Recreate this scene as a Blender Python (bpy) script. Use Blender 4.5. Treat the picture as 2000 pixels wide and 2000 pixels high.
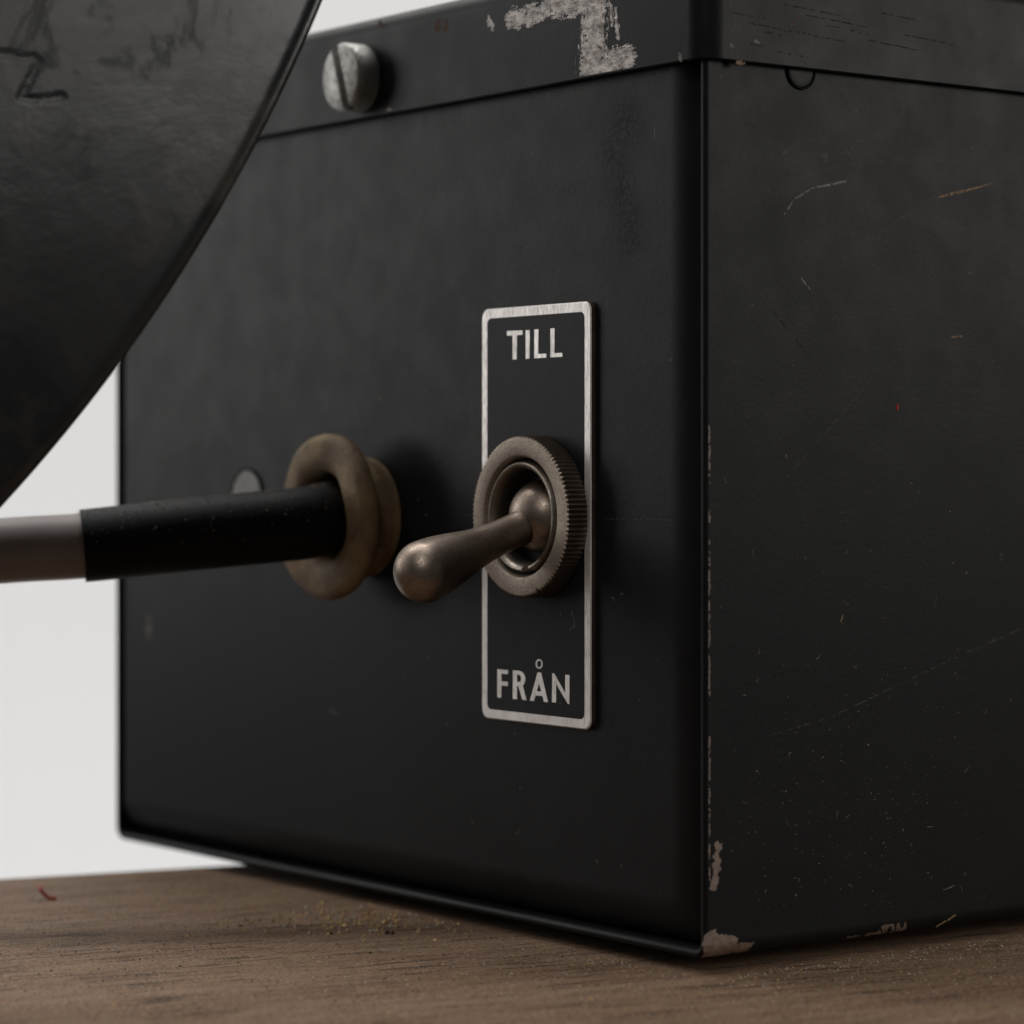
import bpy, bmesh, math, random
from mathutils import Vector, Matrix, noise as mnoise
random.seed(7)
for o in list(bpy.data.objects): bpy.data.objects.remove(o)
S = bpy.context.scene
COL = S.collection
MM = 0.001

# ------------------------------------------------------------------ camera
# World frame: x runs along the right-hand side of the box, y along the end
# panel with the switch, z up; the front bottom corner of the box is over (0,0).
FPX = 5656.0            # focal length in pixels of the 2000 px photograph
HOR = 925.0             # horizon row
GAP = 0.0016            # the box stands on small feet
CAMZ = 0.0505 + GAP
YAW = math.atan2(0.5959, 0.8031)
FWD = Vector((math.sin(YAW), math.cos(YAW), 0))
RGT = Vector((math.cos(YAW), -math.sin(YAW), 0))
D0 = 0.300              # depth of the front corner
CAM = -(FWD * D0 + RGT * ((1378 - 1000) / FPX * D0)); CAM.z = CAMZ
def cs(X, Y, Z):        # right, forward, up of the camera's foot point -> world
    return Vector((CAM.x, CAM.y, 0)) + RGT * X + FWD * Y + Vector((0, 0, Z))
cam_d = bpy.data.cameras.new('camera'); cam = bpy.data.objects.new('camera', cam_d)
COL.objects.link(cam); S.camera = cam
cam.location = CAM; cam.rotation_euler = (math.pi / 2, 0, -YAW)
cam_d.sensor_width = 36; cam_d.lens = 36 * FPX / 2000
cam_d.shift_y = -(1000 - HOR) / 2000
cam_d.clip_start = 0.01; cam_d.clip_end = 20
cam_d.dof.use_dof = True; cam_d.dof.focus_distance = 0.314; cam_d.dof.aperture_fstop = 22
cam_d.dof.aperture_blades = 9

# ------------------------------------------------------------------ world, lamps, exposure
W = bpy.data.worlds.new('World'); S.world = W; W.use_nodes = True
W.node_tree.nodes['Background'].inputs[0].default_value = (1.0, 0.985, 0.97, 1)
W.node_tree.nodes['Background'].inputs[1].default_value = 0.05
S.view_settings.view_transform = 'Standard'; S.view_settings.look = 'None'
S.view_settings.exposure = 0; S.view_settings.gamma = 1; S.view_settings.use_curve_mapping = False
S.render.engine = 'CYCLES'
S.render.resolution_x = 1024; S.render.resolution_y = 1024
def area(name, loc, target, sx, sy, power, col):
    d = bpy.data.lights.new(name, 'AREA'); d.shape = 'RECTANGLE'; d.size = sx; d.size_y = sy
    d.energy = power; d.color = col
    o = bpy.data.objects.new(name, d); COL.objects.link(o); o.location = loc
    o.rotation_euler = (Vector(target) - Vector(loc)).to_track_quat('-Z', 'Y').to_euler()
    return o
area('softbox_key', cs(-1.02, 0.76, 0.32), cs(0, .33, .06), 0.45, 0.60, 2.9, (1, .985, .965))
area('softbox_top', cs(-0.25, 0.50, 0.90), cs(0, .33, .03), 1.30, 1.30, 7.8, (1, .975, .945))
area('softbox_front', cs(-0.20, -0.50, 0.70), cs(-.05, .30, .06), 0.22, 0.30, 1.6, (1, .975, .95))
area('softbox_right', cs(0.98, 0.10, 0.26), cs(0.05, .32, .06), 0.28, 0.34, 3.5, (1, .96, .91))
area('backdrop_lamp', cs(-0.3, 0.85, 1.75), cs(-0.3, 1.75, 0.0), 1.8, 0.3, 25.5, (1, .99, .98))
area('backdrop_lamp_low', cs(-0.3, 0.95, -1.05), cs(-0.3, 1.75, -0.2), 1.8, 0.3, 12.5, (1, .99, .98))

# ------------------------------------------------------------------ pixel -> place helpers
def ray(px, py):
    return FWD + RGT * ((px - 1000) / FPX) + Vector((0, 0, (HOR - py) / FPX))
def on_x(px, py, x0):
    d = ray(px, py); return CAM + d * ((x0 - CAM.x) / d.x)
def on_y(px, py, y0):
    d = ray(px, py); return CAM + d * ((y0 - CAM.y) / d.y)
def on_z(px, py, z0=0.0):
    d = ray(px, py); return CAM + d * ((z0 - CAM.z) / d.z)
def at_depth(px, py, Y):
    return CAM + ray(px, py) * Y

# ------------------------------------------------------------------ object helpers
def tag(o, label=None, cat=None, kind=None):
    if label: o['label'] = label
    if cat: o['category'] = cat
    if kind: o['kind'] = kind
    return o
def empty(name, loc):
    o = bpy.data.objects.new(name, None); o.empty_display_size = .01
    COL.objects.link(o); o.location = loc
    return o
def wmat(o):
    m = Matrix.LocRotScale(o.location, o.rotation_euler, o.scale)
    return (wmat(o.parent) @ o.matrix_parent_inverse @ m) if o.parent else m
def obj(name, verts, faces, mat, parent=None, smooth=30, loc=None):
    me = bpy.data.meshes.new(name)
    me.from_pydata([tuple(v) for v in verts], [], faces); me.validate()
    bm = bmesh.new(); bm.from_mesh(me)
    bmesh.ops.recalc_face_normals(bm, faces=bm.faces); bm.to_mesh(me); bm.free()
    if smooth:
        me.polygons.foreach_set('use_smooth', [True] * len(me.polygons))
        me.set_sharp_from_angle(angle=math.radians(smooth))
    for m in (mat if isinstance(mat, list) else [mat]): me.materials.append(m)
    o = bpy.data.objects.new(name, me); COL.objects.link(o)
    if loc: o.location = loc
    if parent:
        o.parent = parent; o.matrix_parent_inverse = wmat(parent).inverted()
    return o
def stack(loops, close_first=True, close_last=True):
    n = len(loops[0]); v = [p for l in loops for p in l]; f = []
    for k in range(len(loops) - 1):
        for i in range(n):
            j = (i + 1) % n
            f.append((k*n + i, k*n + j, (k+1)*n + j, (k+1)*n + i))
    if close_first: f.append(tuple(range(n))[::-1])
    if close_last: f.append(tuple((len(loops)-1)*n + i for i in range(n)))
    return v, f
def rrect(a0, a1, b0, b1, r, n=8):
    out = []
    for (cx, cy, s) in ((a1-r, b1-r, 0), (a0+r, b1-r, 90), (a0+r, b0+r, 180), (a1-r, b0+r, 270)):
        for i in range(n + 1):
            t = math.radians(s + 90 * i / n); out.append((cx + r*math.cos(t), cy + r*math.sin(t)))
    return out
def frame_of(axis):
    a = Vector(axis).normalized()
    u = a.cross(Vector((0, 0, 1)))
    if u.length < 1e-4: u = Vector((1, 0, 0))
    u.normalize(); return a, u, a.cross(u).normalized()
def lathe(profile, origin, axis, n=64, closed=False, warp=None):
    a, u, v = frame_of(axis); o = Vector(origin); loops = []
    for (t, r) in profile:
        l = []
        for i in range(n):
            th = 2*math.pi*i/n
            rr, tt = (warp(t, r, th) if warp else (r, t))
            l.append(o + a*tt + (u*math.cos(th) + v*math.sin(th))*rr)
        loops.append(l)
    if closed:
        loops.append(loops[0]); return stack(loops, False, False)
    return stack(loops)
def tube(pts, radii, n=32, caps=True):
    loops = []; prev = None
    for k, p in enumerate(pts):
        d = (pts[min(k+1, len(pts)-1)] - pts[max(k-1, 0)]).normalized()
        u = (Vector((0, 0, 1)) - d*d.z).normalized() if abs(d.z) < .95 else Vector((1, 0, 0)).cross(d).normalized()
        if prev is not None:
            u = (prev - d*prev.dot(d)).normalized()
        prev = u; v = d.cross(u); r = radii[k] if isinstance(radii, (list, tuple)) else radii
        loops.append([p + (u*math.cos(2*math.pi*i/n) + v*math.sin(2*math.pi*i/n))*r for i in range(n)])
    return stack(loops, caps, caps)
def catmull(P, m=12):
    out = []
    Q = [P[0]*2 - P[1]] + P + [P[-1]*2 - P[-2]]
    for i in range(1, len(Q)-2):
        for k in range(m):
            t = k/m
            out.append(0.5*((2*Q[i]) + (Q[i+1]-Q[i-1])*t + (2*Q[i-1]-5*Q[i]+4*Q[i+1]-Q[i+2])*t*t + (3*Q[i]-Q[i-1]-3*Q[i+1]+Q[i+2])*t**3))
    out.append(P[-1]); return out
def prism(outline, hole, x_back, x_front):
    """flat shape in the y-z plane (list of (y,z)), optional hole, extruded along x"""
    bm = bmesh.new()
    def ring(pts): 
        vs = [bm.verts.new((x_front, y, z)) for y, z in pts]
        return [bm.edges.new((vs[i], vs[(i+1) % len(vs)])) for i in range(len(vs))]
    es = ring(outline) + (ring(hole) if hole else [])
    bmesh.ops.triangle_fill(bm, use_beauty=True, use_dissolve=False, edges=es)
    r = bmesh.ops.extrude_face_region(bm, geom=list(bm.faces))
    for v in [g for g in r['geom'] if isinstance(g, bmesh.types.BMVert)]: v.co.x = x_back
    bm.verts.index_update()
    v = [tuple(q.co) for q in bm.verts]; f = [tuple(q.index for q in fc.verts) for fc in bm.faces]
    bm.free(); return v, f

# ------------------------------------------------------------------ material helpers
class NT:
    def __init__(s, name):
        s.m = bpy.data.materials.new(name); s.m.use_nodes = True; s.t = s.m.node_tree
        s.b = s.t.nodes['Principled BSDF']; s.out = s.t.nodes['Material Output']
        s.P = s.n('ShaderNodeTexCoord').outputs['Object']
    def n(s, kind): return s.t.nodes.new(kind)
    def put(s, sock, v):
        if isinstance(v, bpy.types.NodeSocket): s.t.links.new(v, sock)
        elif v is not None:
            if hasattr(sock.default_value, '__len__') and len(sock.default_value) == 4 and len(v) == 3: v = (*v, 1)
            sock.default_value = v
    def math(s, op, a, b=None, c=None, clamp=False):
        q = s.n('ShaderNodeMath'); q.operation = op; q.use_clamp = clamp
        for i, v in enumerate((a, b, c)):
            if v is not None: s.put(q.inputs[i], v)
        return q.outputs[0]
    def vmath(s, op, a, b=None):
        q = s.n('ShaderNodeVectorMath'); q.operation = op
        s.put(q.inputs[0], a)
        if b is not None:
            s.put(q.inputs['Scale' if op == 'SCALE' else 1], b)
        return q.outputs['Value' if op in ('LENGTH', 'DOT_PRODUCT', 'DISTANCE') else 'Vector']
    def scaled(s, v, rot=(0, 0, 0), vec=None):
        q = s.n('ShaderNodeMapping'); q.inputs['Scale'].default_value = v; q.inputs['Rotation'].default_value = rot
        s.put(q.inputs['Vector'], vec or s.P); return q.outputs[0]
    def noise(s, scale, detail=2, rough=.5, vec=None, dist=0):
        q = s.n('ShaderNodeTexNoise'); s.put(q.inputs['Vector'], vec or s.P)
        q.inputs['Scale'].default_value = scale; q.inputs['Detail'].default_value = detail
        q.inputs['Roughness'].default_value = rough; q.inputs['Distortion'].default_value = dist
        s.col = q.outputs['Color']; return q.outputs[0]
    def ramp(s, v, a, b, lo=0.0, hi=1.0):
        q = s.n('ShaderNodeMapRange'); q.interpolation_type = 'SMOOTHSTEP'
        s.put(q.inputs[0], v)
        for i, w in enumerate((a, b, lo, hi)): s.put(q.inputs[i+1], w)
        return q.outputs[0]
    def mix(s, f, a, b):
        q = s.n('ShaderNodeMix'); q.data_type = 'RGBA'
        s.put(q.inputs['Factor'], f); s.put(q.inputs[6], a); s.put(q.inputs[7], b); return q.outputs[2]
    def bump(s, h, strength, dist, nrm=None):
        q = s.n('ShaderNodeBump'); q.inputs['Strength'].default_value = strength; q.inputs['Distance'].default_value = dist
        s.put(q.inputs['Height'], h)
        if nrm: s.put(q.inputs['Normal'], nrm)
        return q.outputs[0]
    def maxi(s, L):
        r = L[0]
        for k in L[1:]: r = s.math('MAXIMUM', r, k)
        return r
    def set(s, **k):
        for a, v in k.items(): s.put(s.b.inputs[a.replace('_', ' ')], v)
SEG = bpy.data.node_groups.new('stroke_mask', 'ShaderNodeTree')
def _seg():
    g = SEG
    for nm, st in (('P', 'NodeSocketVector'), ('A', 'NodeSocketVector'), ('B', 'NodeSocketVector'), ('W', 'NodeSocketFloat'), ('Soft', 'NodeSocketFloat')):
        g.interface.new_socket(nm, in_out='INPUT', socket_type=st)
    g.interface.new_socket('Mask', in_out='OUTPUT', socket_type='NodeSocketFloat')
    i = g.nodes.new('NodeGroupInput'); o = g.nodes.new('NodeGroupOutput'); L = g.links.new
    def vm(op, a, b=None):
        q = g.nodes.new('ShaderNodeVectorMath'); q.operation = op; L(a, q.inputs[0])
        if b is not None: L(b, q.inputs['Scale'] if op == 'SCALE' else q.inputs[1])
        return q.outputs['Value'] if op in ('LENGTH', 'DOT_PRODUCT') else q.outputs['Vector']
    pa = vm('SUBTRACT', i.outputs['P'], i.outputs['A']); ba = vm('SUBTRACT', i.outputs['B'], i.outputs['A'])
    h = g.nodes.new('ShaderNodeMath'); h.operation = 'DIVIDE'; h.use_clamp = True
    L(vm('DOT_PRODUCT', pa, ba), h.inputs[0]); L(vm('DOT_PRODUCT', ba, ba), h.inputs[1])
    d = vm('LENGTH', vm('SUBTRACT', pa, vm('SCALE', ba, h.outputs[0])))
    e = g.nodes.new('ShaderNodeMath'); e.operation = 'MULTIPLY'; L(i.outputs['W'], e.inputs[0]); L(i.outputs['Soft'], e.inputs[1])
    m = g.nodes.new('ShaderNodeMapRange'); m.interpolation_type = 'SMOOTHSTEP'
    L(d, m.inputs[0]); L(e.outputs[0], m.inputs[1]); L(i.outputs['W'], m.inputs[2])
    m.inputs[3].default_value = 1; m.inputs[4].default_value = 0; L(m.outputs[0], o.inputs[0])
_seg()
def stroke(nt, P, A, B, w, soft=.3):
    q = nt.n('ShaderNodeGroup'); q.node_tree = SEG
    nt.put(q.inputs['P'], P)
    q.inputs['A'].default_value = A; q.inputs['B'].default_value = B
    q.inputs['W'].default_value = w; q.inputs['Soft'].default_value = soft
    return q.outputs[0]
def warped(nt, amp, scale, detail=4):
    nt.noise(scale, detail, .65); c = nt.col
    return nt.vmath('ADD', nt.P, nt.vmath('SCALE', nt.vmath('SUBTRACT', c, (.5, .5, .5)), amp))

def paint(name, dark=(), base=(.0092, .0094, .0098), rough=.42):
    """aged satin black enamel; dark marks are rubbed blemishes"""
    t = NT(name)
    mid = t.noise(160, 4, .6)
    col = t.mix(t.ramp(mid, .3, .75), base, tuple(c*1.15 for c in base))
    rg = t.ramp(mid, .25, .75, rough-.03, rough+.04)
    orange = t.noise(1500, 3, .6); grit = t.noise(5200, 2, .6)
    h = t.math('ADD', t.math('MULTIPLY', orange, .8), t.math('MULTIPLY', grit, .35))
    # pin-prick pores and rubbed spots
    vo = t.n('ShaderNodeTexVoronoi'); t.put(vo.inputs['Vector'], t.P); vo.inputs['Scale'].default_value = 420
    pin = t.math('MULTIPLY', t.ramp(vo.outputs['Distance'], .05, .09, 1, 0), t.ramp(t.noise(90, 2), .56, .64))
    col = t.mix(t.math('MULTIPLY', pin, .6), col, (.10, .095, .09))
    if dark:
        P2 = warped(t, .0016, 500)
        dm = t.maxi([stroke(t, P2, a, b, w, s) for a, b, w, s in dark])
        dm = t.math('MULTIPLY', dm, t.ramp(t.noise(2200, 4, .7), .35, .6))
        col = t.mix(t.math('MULTIPLY', dm, .6), col, (.006, .006, .0062))
        rg = t.math('ADD', rg, t.math('MULTIPLY', dm, .12))
        h = t.math('SUBTRACT', h, t.math('MULTIPLY', dm, .5))
    t.set(Base_Color=col, Roughness=rg, Specular_IOR_Level=.10)
    nb = t.bump(h, .5, .00005)
    t.set(Normal=nb)
    return t.m
def metal(name, a, b, rough=.38, speck=.5, metallic=1.0, bump=.00004, grain=(1800, 1800, 1800)):
    t = NT(name)
    n1 = t.noise(260, 4, .6); n2 = t.noise(1, 3, .7, t.scaled(grain)); n3 = t.noise(6000, 2, .6)
    col = t.mix(t.ramp(n1, .32, .68), a, b)
    col = t.mix(t.math('MULTIPLY', t.ramp(n2, .5, .68), speck), col, tuple(c*.28 for c in a))
    col = t.mix(t.math('MULTIPLY', t.ramp(n3, .62, .7), speck*.9), col, tuple(c*.15 for c in a))
    t.set(Base_Color=col, Metallic=metallic, Roughness=t.ramp(n2, .3, .7, rough-.08, rough+.14), Normal=t.bump(t.math('ADD', n2, t.math('MULTIPLY', n3, .5)), .5, bump))
    return t.m
def plain(name, col, rough=.6, var=.3, scale=400, bump=.00004, fine=2500, spec=.35):
    t = NT(name); n1 = t.noise(scale, 4, .6); n2 = t.noise(fine, 3, .7)
    c = t.mix(t.ramp(n1, .3, .7), tuple(q*(1-var) for q in col), tuple(q*(1+var) for q in col))
    t.set(Base_Color=c, Roughness=rough, Specular_IOR_Level=spec, Normal=t.bump(n2, .5, bump)); return t.m

# ------------------------------------------------------------------ materials
LXF = -0.0011        # outer face of the lid on the switch side
def LP(px, py, x0=0.0): return tuple(on_x(px, py, x0))
def RP(px, py, y0=0.0): return tuple(on_y(px, py, y0))
def z6(u, v): return (560 + u/2.76, v/2.76)
def z7(u, v): return (1200 + u/2.415, v/2.415)
def z8(u, v): return (1200 + u/2.415, 1400 + v/2.415)
def zr(u, v): return (1200 + u/2.146, 600 + v/2.146)
def L6(u, v): return LP(*z6(u, v), LXF)
lid_chips = [
    (L6(1215, 105), L6(1390, 50), .0014, .2, False), (L6(1390, 35), L6(1600, 35), .0013, .2, False), (L6(1420, 0), L6(1700, -20), .0012, .2, False),
    (L6(1655, 0), L6(1660, 240), .0026, .15, False), (L6(1640, 240), L6(1650, 375), .0024, .1, True),
    (L6(1665, 385), L6(1760, 345), .0019, .1, True), (L6(1740, 340), L6(1840, 315), .0018, .2, False),
    (L6(1088, 100), L6(1106, 145), .00042, .2, False), (L6(1770, 60), L6(1790, 190), .00036, .2, False), (L6(1740, 10), L6(1755, 130), .0003, .2, False),
    (L6(545, 600), L6(560, 604), .00040, .2, True)]
scrL = [(L6(820, 120), L6(808, 160), .00055, 'rust'), (L6(862, 115), L6(852, 160), .00040, 'rust'), (L6(500, 118), L6(508, 128), .0004, 'rust'),
               (L6(1555, 300), L6(1560, 400), .00006, 'pale'), (RP(*z7(858, 85), -.0011), RP(*z7(833, 122), -.0011), .00008, 'rust'),
               (RP(*z7(548, 210), -.0011), RP(*z7(566, 224), -.0011), .00022, 'pale'), (RP(*z7(660, 192), -.0011), RP(*z7(680, 202), -.0011), .00018, 'pale'),
               (RP(*z7(580, 296), -.0011), RP(*z7(612, 296), -.0011), .00025, 'tan'), (LP(1327, 105, LXF), LP(1330, 118, LXF), .0003, 'pale')] + \
              [(RP(*z7(u, v), -.0011), RP(*z7(u+l, v+l*.2), -.0011), .00006, 'deep') for u, v, l in ((560, 60, 150), (800, 20, 260), (640, 110, 200), (850, 150, 240), (760, 240, 160), (1000, 120, 200), (900, 70, 300), (1200, 190, 260), (1350, 160, 250), (620, 200, 140), (1250, 60, 220), (700, 150, 90))]
M_LID = paint('black_enamel_lid', rough=.42)
M_PANEL = paint('black_enamel_end_panel',
    dark=[(LP(1225, 235), LP(1200, 300), .0050, 0), (LP(1200, 290), LP(1235, 470), .0042, 0)])
scrP = [(LP(880, 1006), LP(1310, 1016), .00006, 'faint'), (LP(737, 765), LP(737, 780), .0003, 'pale'), (LP(288, 1208), LP(288, 1245), .0007, 'pale'),
               (LP(1276, 240), LP(1275, 270), .00006, 'pale'), (LP(1065, 175), LP(1072, 192), .00007, 'pale'), (LP(640, 1385), LP(665, 1400), .0003, 'faint')]
chipsR = [(RP(*z8(490, 605)), RP(*z8(490, 620)), .00042, .2, True), (RP(*z8(482, 660)), RP(*z8(484, 720)), .00050, .2, True),
          (RP(*z8(478, 720)), RP(*z8(470, 800)), .00046, .2, True),
          (RP(*z8(455, 1060)), RP(*z8(470, 1120)), .0011, .2, True), (RP(*z8(480, 1080)), RP(*z8(540, 1080)), .0012, .2, True), (RP(*z8(530, 1100)), RP(*z8(640, 1088)), .00050, .2, True),
          (RP(*z8(1275, 1010)), RP(*z8(1365, 995)), .0007, .2, False), (RP(*z8(1090, 1058)), RP(*z8(1280, 1025)), .0003, .2, False)]
scrR = [(RP(*z7(800, 1010)), RP(*z7(850, 940)), .00010, 'pale'), (RP(*z7(850, 940)), RP(*z7(930, 888)), .00009, 'pale'), (RP(*z7(930, 888)), RP(*z7(1120, 850)), .00013, 'pale'),
        (RP(*z7(1530, 930)), RP(*z7(1740, 878)), .00015, 'tan'), (RP(*z7(1700, 890)), RP(*z7(1780, 866)), .00006, 'tan'),
        (RP(*z7(1358, 440)), RP(*z7(1358, 760)), .00007, 'faint'), (RP(*z7(1070, 780)), RP(*z7(1330, 752)), .00008, 'faint'), (RP(*z7(1330, 752)), RP(*z7(1740, 765)), .00008, 'faint'),
        (RP(*z7(1040, 740)), RP(*z7(1350, 560)), .00009, 'faint'), (RP(*z7(720, 890)), RP(*z7(1070, 780)), .00006, 'faint'), (RP(*z7(1020, 410)), RP(*z7(1010, 570)), .00008, 'faint'),
        (RP(*z7(1220, 1120)), RP(*z7(1830, 715)), .00006, 'faint'), (RP(*z7(935, 640)), RP(*z7(940, 790)), .00010, 'faint'),
        (RP(*z7(880, 1310)), RP(*z7(925, 1370)), .00009, 'pale'), (RP(*z7(925, 1370)), RP(*z7(960, 1470)), .00007, 'faint'),
        (RP(*z7(1050, 1472)), RP(*z7(1020, 1520)), .00008, 'rust'), (RP(*z7(1040, 1352)), RP(*z7(1036, 1385)), .00005, 'rust'),
        (RP(*z7(1590, 1590)), RP(*z7(1640, 1585)), .00009, 'tan'), (RP(*z7(740, 1460)), RP(*z7(920, 1680)), .00006, 'deep'),
        (RP(*zr(700, 740)), RP(*zr(1080, 300)), .00005, 'faint'), (RP(*zr(950, 1320)), RP(*zr(958, 1290)), .00008, 'tan'), (RP(*zr(900, 1720)), RP(*zr(1450, 1460)), .00008, 'faint'), (RP(*zr(1450, 1460)), RP(*zr(1700, 1350)), .00008, 'faint'),
        (RP(*zr(1340, 1270)), RP(*zr(1360, 1150)), .00006, 'faint'), (RP(*zr(640, 1800)), RP(*zr(900, 1720)), .00006, 'faint'), (RP(*zr(720, 620)), RP(*zr(722, 634)), .00016, 'tan'),
        (RP(*z8(1520, 990)), RP(*z8(1610, 935)), .00009, 'tan'), (RP(*z8(1085, 488)), RP(*z8(1108, 462)), .00006, 'pale'), (RP(*z8(1550, 818)), RP(*z8(1605, 795)), .00005, 'pale'),
        (RP(*zr(1570, 1000)), RP(*zr(1575, 1015)), .0003, 'faint'), (RP(*zr(1620, 1045)), RP(*zr(1630, 1050)), .0004, 'faint'),
        (RP(*z7(805, 720)), RP(*z7(800, 760)), .0005, 'faint'), (RP(*z7(985, 720)), RP(*z7(1000, 760)), .0005, 'faint')]
M_SHELL = paint('black_enamel_shell', rough=.44)
M_DARK = plain('blackened_steel', (.004, .004, .004), .6, spec=.06)
M_NUT = metal('aged_nickel_nut', (.295, .245, .20), (.335, .28, .23), .52, .6, .8, .00005, (5200, 5200, 5200))
M_LEVER = metal('aged_nickel_lever', (.215, .170, .135), (.30, .245, .20), .39, .45, 1.0, .00001, (4200, 4200, 4200))
M_KNURL = metal('dark_knurl', (.12, .092, .07), (.18, .14, .11), .5, .6, .8, .00005, (5200, 5200, 5200))  # knurled rim coloured darker than the nut face
M_BUSH = metal('aged_nickel_bushing', (.21, .18, .15), (.29, .25, .21), .40, .4, 1.0, .00003, (3600, 3600, 3600))
M_ALU = metal('worn_aluminium', (.70, .665, .635), (.80, .77, .74), .42, .35, .55, .00003, (1400, 5200, 900))
M_PLEDGE = metal('tarnished_plate_edge', (.07, .05, .04), (.12, .085, .065), .55, .6, .5)
M_INK = plain('black_plate_ink', (.0092, .0096, .0108), .46, .2, 600, .00002, spec=.11)
M_SCREW = metal('zinc_plated_screw', (.36, .36, .34), (.50, .49, .46), .56, .6, .75, .00006)
def rubber():
    t = NT('perished_brown_rubber'); n1 = t.noise(170, 5, .6, None, .4); n2 = t.noise(420, 4, .65); n3 = t.noise(2600, 3, .7)
    c = t.mix(t.ramp(n1, .32, .68), (.128, .083, .043), (.250, .174, .090))
    c = t.mix(t.math('MULTIPLY', t.ramp(n2, .52, .70), .7), c, (.085, .058, .038))
    c = t.mix(t.math('MULTIPLY', t.ramp(n3, .56, .72), .6), c, (.30, .22, .12))
    t.set(Base_Color=c, Roughness=.66, Specular_IOR_Level=.3, Normal=t.bump(t.math('ADD', n2, t.math('MULTIPLY', n3, .4)), .6, .0003)); return t.m
M_RUBBER = rubber()
M_SLEEVE = plain('black_rubber_sleeve', (.0085, .0085, .009), .58, .3, 700, .00006, 3000)
M_SLEEVE.node_tree.nodes['Principled BSDF'].inputs['Specular IOR Level'].default_value = .14
M_CABLE = plain('grey_pvc_sheath', (.215, .185, .17), .5, .08, 300, .00004, 2200)
M_RIVET = plain('dull_rivet', (.26, .255, .255), .55, .2, 500, spec=.3)
M_DUSTL = plain('pale_dust', (.36, .32, .27), .9, .3, 900)
M_DUSTO = plain('ochre_dust', (.42, .28, .13), .9, .4, 900)
M_DUSTD = plain('dark_dust', (.02, .015, .012), .9, .3, 900)
M_RED = plain('red_fibre', (.36, .035, .035), .8, .3, 900)
M_BACK = plain('white_backdrop_paper', (.80, .80, .80), .95, .01, 3, .0, 10)

# ------------------------------------------------------------------ setting: backdrop and wooden board
b0, b1, bz0, bz1 = -4.0, 3.2, -1.2, 2.6
v = [cs(b0, 1.75, bz0), cs(b1, 1.75, bz0), cs(b1, 1.75, bz1), cs(b0, 1.75, bz1), cs(b0, 1.76, bz0), cs(b1, 1.76, bz0), cs(b1, 1.76, bz1), cs(b0, 1.76, bz1)]
tag(obj('backdrop', v, [(0, 1, 2, 3), (7, 6, 5, 4), (0, 4, 5, 1), (1, 5, 6, 2), (2, 6, 7, 3), (3, 7, 4, 0)], M_BACK, smooth=0), 'plain white studio backdrop behind the box', 'backdrop', 'structure')

E1 = on_z(0, 1714); E2 = on_z(404, 1690)
ED = (E2 - E1).normalized()
def wood():
    t = NT('brown_weathered_wood')
    w1 = t.noise(1, 4, .6, t.scaled((9, 130, 130)), .6)
    w2 = t.noise(1, 5, .65, t.scaled((55, 700, 700)), .4)
    pore = t.noise(1, 3, .6, t.scaled((75, 1050, 1050)))
    pore2 = t.noise(1, 2, .5, t.scaled((220, 1900, 1900)))
    red = t.noise(1, 3, .6, t.scaled((22, 330, 330)))
    grit = t.noise(1, 3, .75, t.scaled((2600, 1300, 1300))); grit2 = t.noise(5200, 2, .7); blot = t.noise(60, 4, .6)
    c = t.mix(t.ramp(w1, .3, .7), (.168, .103, .063), (.235, .152, .097))
    c = t.mix(t.math('MULTIPLY', t.ramp(w2, .45, .72), .5), c, (.085, .052, .034))
    c = t.mix(t.math('MULTIPLY', t.ramp(red, .54, .70), .5), c, (.145, .062, .045))
    pm = t.math('MULTIPLY', t.ramp(pore, .57, .62), t.ramp(blot, .3, .6, .5, 1))
    pm2 = t.math('MULTIPLY', t.ramp(pore2, .62, .68), .7)
    pm = t.math('MAXIMUM', pm, pm2)
    c = t.mix(t.math('MULTIPLY', pm, .75), c, (.022, .014, .010))
    c = t.mix(t.math('MULTIPLY', t.ramp(grit, .54, .66), .55), c, (.34, .25, .18))
    c = t.mix(t.math('MULTIPLY', t.ramp(grit, .48, .34), .62), c, (.035, .024, .018))
    h = t.math('SUBTRACT', t.math('ADD', t.math('MULTIPLY', grit, .9), t.math('ADD', t.math('MULTIPLY', grit2, .4), t.math('MULTIPLY', w2, .6))), t.math('MULTIPLY', pm, .9))
    t.set(Base_Color=c, Roughness=.66, Specular_IOR_Level=.14, Normal=t.bump(h, .9, .00030)); return t.m
M_WOOD = wood()
bl, bw, bt, br = .44, .150, .022, .0016
prof = [(0 - br, 0), (-bw + br, 0)]
pr = []
for (cx, cz, s) in ((-br, -br, 0), (-bw + br, -br, 90), (-bw + br, -bt + br, 180), (-br, -bt + br, 270)):
    for i in range(9):
        a = math.radians(s + 90*i/8); pr.append((cx + br*math.cos(a), cz + br*math.sin(a)))
loops = [[Vector((x, y, z)) for y, z in pr] for x in (-.24, bl - .24)]
v, f = stack(loops)
board = obj('wooden_board', v, f, M_WOOD)
board.location = E1; board.location.z = 0
board.rotation_euler = (0, 0, math.atan2(ED.y, ED.x))
tag(board, 'brown weathered wooden board under the black box', 'board', 'structure')

# ------------------------------------------------------------------ the black box
BW, BL = .1258, .150           # end panel width (y), length (x)
ZLID = CAMZ + .0429            # lower edge of the lid
ZTOP = CAMZ + .0552
box = empty('switch_box', (.075, .062, 0))
tag(box, 'black enamelled metal box with toggle switch, cable and chipped lid on a wooden board', 'box')

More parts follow.
